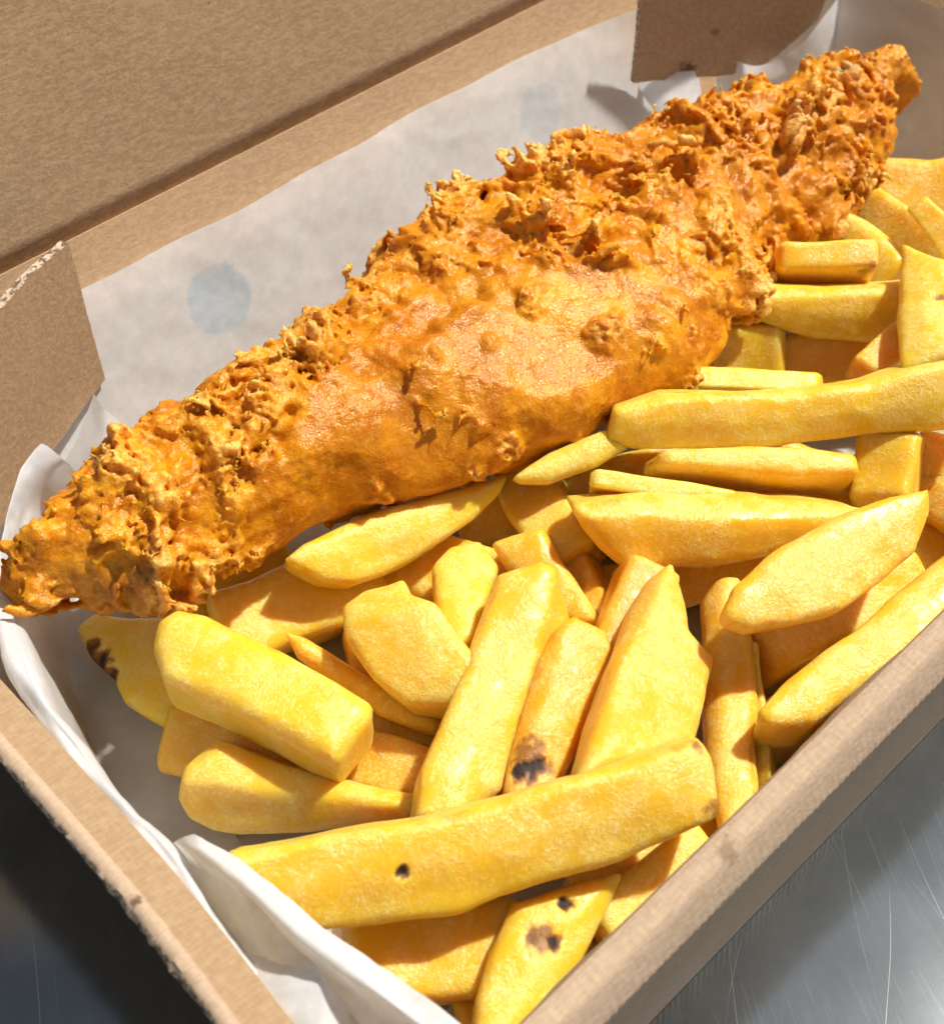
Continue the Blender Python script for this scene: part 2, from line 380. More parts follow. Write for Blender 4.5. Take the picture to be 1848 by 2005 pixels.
def resample(rows, nu, nv):                        # bilinear/catmull resample of a coarse control net
    P = np.asarray(rows, float)
    def cr(P, n):
        k = len(P); out = []
        for t in np.linspace(0, k-1, n):
            i = min(int(t), k-2); f = t-i
            p0, p1, p2, p3 = P[max(i-1, 0)], P[i], P[i+1], P[min(i+2, k-1)]
            out.append(.5*((2*p1)+(-p0+p2)*f+(2*p0-5*p1+4*p2-p3)*f*f+(-p0+3*p1-3*p2+p3)*f**3))
        return np.array(out)
    P = cr(P, nu); P = np.swapaxes(cr(np.swapaxes(P, 0, 1), nv), 0, 1); return P
# floor and the back panel in one sweep (profile in y,z)
prof = [(3.5, 2.4), (8, 1.9), (40, 1.9), (80, 1.9), (120, 1.9), (146, 2.0), (149.2, 3.2), (153.5, 12), (158, 22), (162.3, 31.5), (165.9, 39.3)]
xs = np.linspace(14, 247, 120)
rows = []
for x in xs:
    r = []
    for (y, z) in prof:
        if y > 147:
            lift = .5*math.sin(x*.06+1)*(z/40)+.35*math.sin(x*.19)*(z/40)
            lift += 4.0*sstep(205, 235, x)*(z/40)**2          # the panel peels forward near the far corner
            r.append((x, y-.6-lift, z+.3*math.sin(x*.05)))
        else: r.append((x, y, z))
    rows.append(r)
P = np.array(rows); P = resample(P[::2], 160, 110)
oil_shade = sstep(147, 120, P[..., 1])
sheet('base_sheet', P, oil_shade=oil_shade, wrinkle=.35, ws=.045)
# left panel: stands up against the end wall, its free edge folded over and wavy
edges = [((78, 868, 37), (125, 900, 36)), ((42, 912, 36), (80, 945, 32)), ((18, 985, 34), (50, 1000, 29)), ((2, 1060, 33), (28, 1080, 28)), ((-8, 1150, 33), (16, 1150, 29)), ((-5, 1240, 36), (30, 1222, 34)),
         ((12, 1310, 41), (61, 1309, 42.6)), ((64, 1392, 41.5), (94, 1380, 42.8)), ((105, 1455, 40.8), (156, 1460, 42)), ((150, 1520, 41.4), (208, 1531, 42.6)), ((208, 1588, 40.8), (264, 1592, 42.2)), ((252, 1640, 41.2), (318, 1645, 42.6)),
         ((302, 1700, 40.6), (360, 1700, 42)), ((345, 1768, 40), (395, 1755, 41.5)), ((395, 1850, 39), (440, 1830, 40.5)), ((450, 1920, 38), (500, 1900, 39.5)), ((520, 2010, 36), (560, 1990, 37.5))]
rows = []
for i, (l, r_) in enumerate(edges):
    a, b = at(*l), at(*r_); k = (.5, -.5, .9, .1, -.6, .6)[i % 6]; X = np.array([1., 0, 0]); Zd = np.array([0, 0, 1.])
    rows.append([a+X*.6-Zd*4.5, a-Zd*.5, a*.7+b*.3+Zd*(.5+.5*k), a*.3+b*.7+Zd*(.7-.4*k), b, b+X*(1.0+.3*k)-Zd*3.5, b+X*2.2-Zd*16, np.array([b[0]+4.5, b[1], 5.]), np.array([b[0]+6.5, b[1], 2.4]), np.array([b[0]+18, b[1], 2.2])])
P = resample(rows, 190, 64)
sheet('side_panel', P, oil_shade=sstep(20, 4, P[..., 2])*.8, wrinkle=.22, ws=.09, seed=3.)
# front panel on the long wall
rows = []
for i, x in enumerate((22, 34, 48, 62, 80, 100, 125, 150, 180, 210, 240)):
    s = math.sin(i*1.7)
    rows.append([(x, 4.2+.4*s, 40.5+.8*s), (x, 6.0+.3*s, 30), (x, 8.2, 14), (x, 10.5, 4), (x, 14, 2.5), (x, 24, 2.3)])
sheet('side_panel', resample(rows, 80, 30), wrinkle=.25, ws=.06, seed=8.)
# far end panel
rows = []
for i, y in enumerate((6, 30, 55, 80, 105, 125, 138, 146)):
    rows.append([(244, y, 2.3), (254, y, 2.6), (259.5, y, 5), (264, y, 16), (270, y, 30), (275.5, y, 41.5)])
sheet('end_panel', resample(rows, 60, 40), oil_shade=np.full(2400, .85), wrinkle=.3, ws=.05, seed=12.)  # even tan tint: this panel's shade is put into the paper colour
# light curled corner between the far flap and end panel
def img_net(net, nu, nv): return resample([[at(*p) for p in r] for r in net], nu, nv)
sheet('corner_fold', img_net([[(1408, 100, 24), (1402, 150, 19), (1392, 200, 15)],
                              [(1480, 128, 25), (1476, 165, 19), (1466, 220, 15)],
                              [(1560, 92, 28), (1590, 140, 21), (1585, 200, 15)],
                              [(1610, 35, 33), (1662, 75, 26), (1660, 160, 17)],
                              [(1668, -40, 38), (1735, -25, 32), (1750, 90, 20)]], 40, 24), wrinkle=.15, ws=.08)
sheet('corner_fold', img_net([[(1236, 140, 24), (1262, 190, 20), (1290, 226, 17)], [(1300, 140, 25), (1312, 185, 21), (1325, 222, 18)], [(1360, 138, 25), (1372, 180, 21), (1385, 212, 18)]], 20, 16), wrinkle=.08, ws=.08)
sheet('corner_fold', img_net([[(184, 772, 27), (150, 860, 20), (110, 930, 14)], [(205, 800, 26), (210, 900, 18), (200, 960, 12)], [(240, 830, 22), (260, 920, 14), (270, 990, 9)]], 20, 20), wrinkle=.1, ws=.08)
# crumpled gather in the near corner (faceted, built from creases)
def crumple():
    pts = {'a': (342, 1650, 37), 'b': (382, 1634, 41), 'c': (470, 1690, 42), 'd': (612, 1805, 42), 'e': (760, 1905, 42), 'f': (930, 2030, 43),
           'g': (378, 1692, 36), 'h': (365, 1742, 33), 'i': (600, 1870, 37), 'j': (720, 1960, 38), 'k': (860, 2060, 39), 'l': (440, 1740, 39), 'm': (560, 1905, 36),
           'n': (488, 1872, 34), 'o': (632, 1918, 40), 'p': (640, 2030, 37), 'q': (560, 1990, 38), 'r': (500, 1985, 36), 's': (415, 1850, 32), 't': (470, 1960, 31), 'u': (760, 2120, 34), 'v': (650, 2130, 33), 'w': (530, 2080, 33),
           'x': (700, 2010, 33), 'B': (392, 1664, 42), 'C': (448, 1706, 43), 'D': (588, 1836, 43.5), 'E': (728, 1938, 43.5), 'F': (895, 2065, 44)}
    names = list(pts); V = np.array([at(pts[k][0], pts[k][1], pts[k][2]+4.0) for k in names]); ix = {k: i for i, k in enumerate(names)}
    tris = ['abB', 'aBg', 'bcC', 'bCB', 'cdD', 'cDC', 'deE', 'dED', 'efF', 'eFE', 'gBl', 'BCl', 'Clm', 'CDi', 'Cim', 'DEi', 'Eij', 'EFj', 'Fjk', 'glh', 'hlm', 'hmn', 'hns', 'nmo', 'nor', 'oqr', 'opq', 'snt', 'ntr', 'imo', 'ijx', 'ixo', 'oxp', 'jkx', 'kux', 'xup', 'puv', 'qpv', 'qvw', 'rqw', 'trw']
    F_ = [[ix[c] for c in t] for t in tris]
    o = mesh_obj('corner_fold', V, F_, PAPER, liner, attrs={'oil_shade': np.zeros(len(V))})
    import bmesh
    bm = bmesh.new(); bm.from_mesh(o.data); bmesh.ops.recalc_face_normals(bm, faces=bm.faces)
    bmesh.ops.subdivide_edges(bm, edges=bm.edges, cuts=6, use_grid_fill=True, smooth=0.0)
    for _ in range(1): bmesh.ops.smooth_vert(bm, verts=[v for v in bm.verts if not v.is_boundary], factor=.5, use_axis_x=True, use_axis_y=True, use_axis_z=True)
    bm.normal_update()
    q_ = np.array([v.co for v in bm.verts])/MM
    dsp = .55*(1-2*np.abs(perlin(q_*np.array([.16, .08, .16])+3)))+.2*perlin(q_*.4)
    for v, d_ in zip(bm.verts, dsp): v.co += v.normal*float(d_)*MM
    bm.to_mesh(o.data); bm.free()
    o.data.polygons.foreach_set('use_smooth', np.ones(len(o.data.polygons), bool))
crumple()

def surface_nets(D, h, org):
    nx, ny, nz = D.shape; S = D < 0
    c = np.zeros((nx-1, ny-1, nz-1), np.uint8)
    for dx in (0, 1):
        for dy in (0, 1):
            for dz in (0, 1): c += S[dx:nx-1+dx, dy:ny-1+dy, dz:nz-1+dz]
    act = (c > 0) & (c < 8); idx = -np.ones(act.shape, np.int32); I = np.argwhere(act); idx[act] = np.arange(len(I), dtype=np.int32)
    acc = np.zeros((len(I), 3), np.float32); cnt = np.zeros(len(I), np.float32)
    for ax in range(3):
        o1, o2 = [k for k in range(3) if k != ax]
        for p in (0, 1):
            for q in (0, 1):
                a = I.copy(); a[:, o1] += p; a[:, o2] += q; b = a.copy(); b[:, ax] += 1
                da = D[a[:, 0], a[:, 1], a[:, 2]]; db = D[b[:, 0], b[:, 1], b[:, 2]]; m = (da < 0) != (db < 0)
                t = np.where(m, da/(da-db+1e-12), 0); pt = (a-I).astype(np.float32); pt[:, ax] += t
                acc += pt*m[:, None]; cnt += m
    V = (I+acc/cnt[:, None])*h+org
    quads = []
    for ax in range(3):
        o1, o2 = (ax+1) % 3, (ax+2) % 3
        sl0 = [slice(None)]*3; sl1 = [slice(None)]*3; sl0[ax] = slice(0, -1); sl1[ax] = slice(1, None)
        ch = S[tuple(sl0)] != S[tuple(sl1)]; E = np.argwhere(ch)
        E = E[(E[:, o1] > 0) & (E[:, o2] > 0) & (E[:, o1] < D.shape[o1]-1) & (E[:, o2] < D.shape[o2]-1)]
        ins = S[E[:, 0], E[:, 1], E[:, 2]]
        def cell(d1, d2): a = E.copy(); a[:, o1] -= d1; a[:, o2] -= d2; return idx[a[:, 0], a[:, 1], a[:, 2]]
        q = np.stack([cell(1, 1), cell(0, 1), cell(0, 0), cell(1, 0)], -1); q[~ins] = q[~ins][:, ::-1]; quads.append(q)
    return V, np.concatenate(quads)

# ------------------------------------------------------------------ chips
def chip(label, A, B, wpx, t, roll=15, bend=0., sway=0., wt=(1., 1.), tt=(1., 1.), ex=4.6, hue=.4, spots=(), cut=(0., 0.), er=1.7, tri=0., seed=0, brown=1.0, belly=0., name='chip'):
    rs = np.random.RandomState(seed+11)
    a, b = at(*A), at(*B); L = np.linalg.norm(b-a); T = (b-a)/L; mid = (a+b)/2
    dep = (mid-C_LOC)@FW; wd = wpx/F_PX*dep
    Vv = unit(mid-C_LOC); N0 = unit(-Vv+(Vv@T)*T); B0 = np.cross(T, N0)
    if B0[2] < 0: B0 = -B0
    r = math.radians(roll); N = N0*math.cos(r)+B0*math.sin(r); Bd = B0*math.cos(r)-N0*math.sin(r)
    if np.cross(Bd, N)@T < 0: flip = True
    else: flip = False
    M = 44; th = np.linspace(0, 2*math.pi, M, endpoint=False)+math.pi/M
    cs = np.sign(np.cos(th))*np.abs(np.cos(th))**(2/ex); sn = np.sign(np.sin(th))*np.abs(np.sin(th))**(2/ex)
    e = er/L
    body = np.linspace(e, 1-e, max(18, int(L/1.3)))
    us = np.concatenate([[0, 0, 0, 0], e*np.array([.02, .12, .32, .62]), body, 1-e*np.array([.62, .32, .12, .02]), [1, 1, 1, 1]])
    def endk(d): q = np.clip(d/e, 0, 1); return 1-(1-q)**2.2*.34
    sc_ = endk(np.minimum(us, 1-us)); capk = np.array([.03, .35, .7, .92]); sc_[:4] *= capk; sc_[-4:] *= capk[::-1]
    # dished end faces
    n = len(us); cb, cn = np.meshgrid(cs, np.ones(n)); cb = np.tile(cs, (n, 1)); cn = np.tile(sn, (n, 1))
    W = wd*.5*(wt[0]+(wt[1]-wt[0])*us+belly*4*us*(1-us)); TT = t*.5*(tt[0]+(tt[1]-tt[0])*us)
    wob = 1+.05*perlin(np.stack([us*L*.06, np.full(n, seed*3.1), np.full(n, .5)], -1)); wob2 = 1+.06*perlin(np.stack([us*L*.06, np.full(n, seed*3.1), np.full(n, 7.5)], -1))
    ln = lambda o_, f_, a_: 1+a_*perlin(np.stack([us*L*f_, np.full(n, seed*3.1+o_), np.full(n, o_*1.7+.3)], -1))
    wl, wr, tu, td = (ln(o_, .055, .13)*ln(o_+9, .16, .05) for o_ in (1., 4., 11., 14.))
    sk = rs.uniform(-.16, .16)
    bb = cb*(W*sc_*wob)[:, None]*(1-tri*.5*(cn+1))*np.where(cb > 0, wl[:, None], wr[:, None])
    nn = cn*(TT*sc_*wob2)[:, None]*np.where(cn > 0, tu[:, None], td[:, None])*(1+rs.uniform(-.2, .2)*cb)
    bb = bb+sk*nn
    # faces sag a little between the edges, as fried potato does
    fl = (1-cb**2)*(1-cn**2)
    nn -= np.sign(cn)*np.clip(1-np.abs(cb)**3, 0, 1)*np.abs(cn)**6*.45*(t/15); bb -= np.sign(cb)*np.clip(1-np.abs(cn)**3, 0, 1)*np.abs(cb)**6*.35
    al = us*L
    x = 4*us*(1-us)
    tw = math.radians(rs.uniform(-7, 7))*(us-.5)*2
    b2 = bb*np.cos(tw)[:, None]-nn*np.sin(tw)[:, None]; n2 = bb*np.sin(tw)[:, None]+nn*np.cos(tw)[:, None]
    k0 = (1-sstep(0, .5, us))[:, None]; k1 = sstep(.5, 1, us)[:, None]
    lp = al[:, None]+b2*(cut[0]*k0+cut[1]*k1)+n2*(rs.uniform(-.35, .35)*k0+rs.uniform(-.35, .35)*k1)
    P = a+lp[..., None]*T+(b2+(sway*x)[:, None])[..., None]*Bd+(n2+(bend*x)[:, None])[..., None]*N
    V = P.reshape(-1, 3)
    ctr = (a+lp[..., None]*T*1.0+(sway*x)[:, None, None]*Bd+(bend*x)[:, None, None]*N).reshape(-1, 3)
    dirn = V-ctr; dirn /= np.linalg.norm(dirn, axis=1)[:, None]+1e-6
    q = V+seed*13.7
    h = .5*perlin(q*.09)+.11*perlin(q*.26+3)+.04*perlin(q*.7+9)+.06*np.abs(perlin(q*1.1+5))
    capm = np.repeat((sc_ > .5).astype(float), M)
    V = V+dirn*(h*capm)[:, None]+T*(((.3*perlin(q*.4+31))*(1-capm)))[:, None]
    edge = (np.abs(cb)**5*np.abs(cn)**5); edge = sstep(.08, .75, edge)
    endm = np.repeat(sstep(3.0, .3, np.minimum(us, 1-us)*L)[:, None], M, 1)
    edge = np.clip(edge*.8+endm*.55*sstep(-.2, .5, perlin(q*.25+17)).reshape(n, M), 0, 1)*brown
    burn = np.zeros(len(V))
    if spots:
        pj = proj(V)
        for (sx, sy, srad, amt) in spots:
            dpx = np.hypot(pj[:, 0]-sx, pj[:, 1]-sy); cand = np.where(dpx < dpx.min()+8)[0]; hit = V[cand[np.argmin(pj[cand, 2])]]
            dd = np.linalg.norm(V-hit, axis=1)+(perlin(V*.7+sx)*.5+perlin(V*1.7+sx)*.25)*srad
            burn = np.maximum(burn, amt*sstep(srad*1.35, srad*.3, dd))
    Fq = grid_faces(n, M, True)
    if not flip: Fq = Fq[:, ::-1]
    base = V[np.argmin(V[:, 2])]; org = np.array([mid[0], mid[1], base[2]])
    o = mesh_obj(name, V, Fq, CHIP, origin=org, attrs={'edge': edge.ravel(), 'burn': burn, 'hue': np.full(len(V), min(1., max(0., (hue-.2)*1.35+.15)))})
    return tag(o, label, 'chip', 'thick-cut chips in the box')

def slab(label, poly, z, t, roll=10, bend=0., hue=.4, spots=(), er=2.1, taper=.08, seed=0, brown=1.0, sag=1.0, dome=.7, ridge=None, name='chip'):
    """A chip cut from its own outline: flat irregular face, rounded rim, real thickness."""
    rs = np.random.RandomState(seed+77); poly = np.array(poly, float); c2 = poly.mean(0)
    pc = poly-c2; w_, v_ = np.linalg.eigh(pc.T@pc); dirp = v_[:, 1]; ext = np.abs(pc@dirp).max()
    if dirp[0] < 0: dirp = -dirp
    z0, z1 = (z if isinstance(z, (tuple, list)) else (z, z))
    a, b = at(*(c2-dirp*ext), z0), at(*(c2+dirp*ext), z1); mid = (a+b)/2; T = unit(b-a); L = np.linalg.norm(b-a)
    Vv = unit(mid-C_LOC); N0 = unit(-Vv+(Vv@T)*T); B0 = np.cross(T, N0)
    if B0[2] < 0: B0 = -B0
    r = math.radians(roll); N = N0*math.cos(r)+B0*math.sin(r); Bd = B0*math.cos(r)-N0*math.sin(r)
    q2 = np.array([((p-mid)@T, (p-mid)@Bd) for p in (on_plane(x, y, mid, N) for x, y in poly)])
    h = .62; m_ = 2.4
    gx = np.arange(q2[:, 0].min()-m_, q2[:, 0].max()+m_, h); gy = np.arange(q2[:, 1].min()-m_, q2[:, 1].max()+m_, h); gz = np.arange(-t-m_-abs(bend), m_+abs(bend), h)
    X, Y = np.meshgrid(gx, gy, indexing='ij')
    Xw = X+.5*perlin(np.stack([X.ravel()*.07, Y.ravel()*.07, np.full(X.size, seed*3.3)], -1)).reshape(X.shape)
    Yw = Y+.5*perlin(np.stack([X.ravel()*.07, Y.ravel()*.07, np.full(X.size, seed*3.3+40)], -1)).reshape(X.shape)
    dist = np.full(X.shape, 1e9); inside = np.zeros(X.shape, bool)
    for (x0, y0), (x1, y1) in zip(q2, np.roll(q2, -1, 0)):
        ex_, ey_ = x1-x0, y1-y0; tq = np.clip(((Xw-x0)*ex_+(Yw-y0)*ey_)/(ex_*ex_+ey_*ey_), 0, 1)
        dist = np.minimum(dist, np.hypot(Xw-x0-tq*ex_, Yw-y0-tq*ey_))
        cr_ = ((y0 > Yw) != (y1 > Yw)) & (Xw < (x1-x0)*(Yw-y0)/(y1-y0+1e-12)+x0); inside ^= cr_
    d2 = np.where(inside, -dist, dist)[..., None]
    u = np.clip((X+L/2)/L, 0, 1)[..., None]
    und = dome*perlin(np.stack([X.ravel()*.06, Y.ravel()*.10, np.full(X.size, seed*7.7)], -1)).reshape(X.shape)[..., None]
    zc = gz[None, None, :]-bend*(1-(2*u-1)**2)
    if ridge:                                            # the cut face breaks into two facets along a crest
        (pa, pb, s1, s2) = ridge
        ra, rb = (np.array([(p-mid)@T, (p-mid)@Bd]) for p in (on_plane(*pp, mid, N) for pp in (pa, pb)))
        tl = rb-ra; tl = tl/np.linalg.norm(tl); sdv = (Xw-ra[0])*-tl[1]+(Yw-ra[1])*tl[0]
        und = und-(np.maximum(sdv, 0)*s1+np.maximum(-sdv, 0)*s2)[..., None]
    top = zc-und-sag*np.clip(-d2-1.0, 0, 5)*.13; bot = -t-zc+.3*np.clip(und, -1, 1)
    dh = np.maximum(top, bot)
    dl = d2+taper*np.clip(-zc, 0, 99)
    rr = er*(1+.5*perlin(np.stack([X.ravel()*.09, Y.ravel()*.09, np.full(X.size, seed*5.7)], -1)).reshape(X.shape)[..., None])
    a_, b_ = dl+rr, dh+rr
    D = np.hypot(np.maximum(a_, 0), np.maximum(b_, 0))+np.minimum(np.maximum(a_, b_), 0)-rr
    bd = np.argwhere(np.abs(D) < 1.6); G = np.stack([gx[bd[:, 0]], gy[bd[:, 1]], gz[bd[:, 2]]], -1)+seed*9.1
    D[bd[:, 0], bd[:, 1], bd[:, 2]] -= .34*perlin(G*.11)+.10*perlin(G*.3+3)+.05*perlin(G*.7+9)
    Vl, Fq = surface_nets(D.astype(np.float32), h, np.array([gx[0], gy[0], gz[0]], np.float32))
    nb = np.zeros_like(Vl); ct = np.zeros(len(Vl))
    for a1, b1 in ((0, 1), (1, 2), (2, 3), (3, 0)):
        np.add.at(nb, Fq[:, a1], Vl[Fq[:, b1]]); np.add.at(ct, Fq[:, a1], 1); np.add.at(nb, Fq[:, b1], Vl[Fq[:, a1]]); np.add.at(ct, Fq[:, b1], 1)
    Vl = Vl*.5+.5*nb/np.maximum(ct, 1)[:, None]
    V = mid+Vl[:, :1]*T+Vl[:, 1:2]*Bd+Vl[:, 2:3]*N; q = V+seed*9.1
    ci = np.clip(((Vl-np.array([gx[0], gy[0], gz[0]]))/h+.5).astype(int), 0, np.array(D.shape)-1)
    e1 = dl[ci[:, 0], ci[:, 1], ci[:, 2]]; e2 = dh[ci[:, 0], ci[:, 1], ci[:, 2]]
    edge = sstep(-1.6, -.2, e1)*sstep(-1.6, -.2, e2)
    edge = edge*sstep(-.3, .4, perlin(q*.2+17))*brown
    burn = np.zeros(len(V))
    if spots:
        pj = proj(V)
        for (sx, sy, srad, amt) in spots:
            dpx = np.hypot(pj[:, 0]-sx, pj[:, 1]-sy); cand = np.where(dpx < dpx.min()+10)[0]; hit = V[cand[np.argmin(pj[cand, 2])]]
            dd = np.linalg.norm(V-hit, axis=1)+(perlin(V*.7+sx)*.5+perlin(V*1.7+sx)*.25)*srad; burn = np.maximum(burn, amt*sstep(srad*1.35, srad*.3, dd))
    V = V-N*(burn*.7)[:, None]
    if np.cross(T, Bd)@N < 0: Fq = Fq[:, ::-1]
    org = np.array([mid[0], mid[1], V[:, 2].min()])
    o = mesh_obj(name, V, Fq, CHIP, origin=org, attrs={'edge': edge, 'burn': burn, 'hue': np.full(len(V), min(1., max(0., (hue-.2)*1.35+.15)))})
    return tag(o, label, 'chip', 'thick-cut chips in the box')

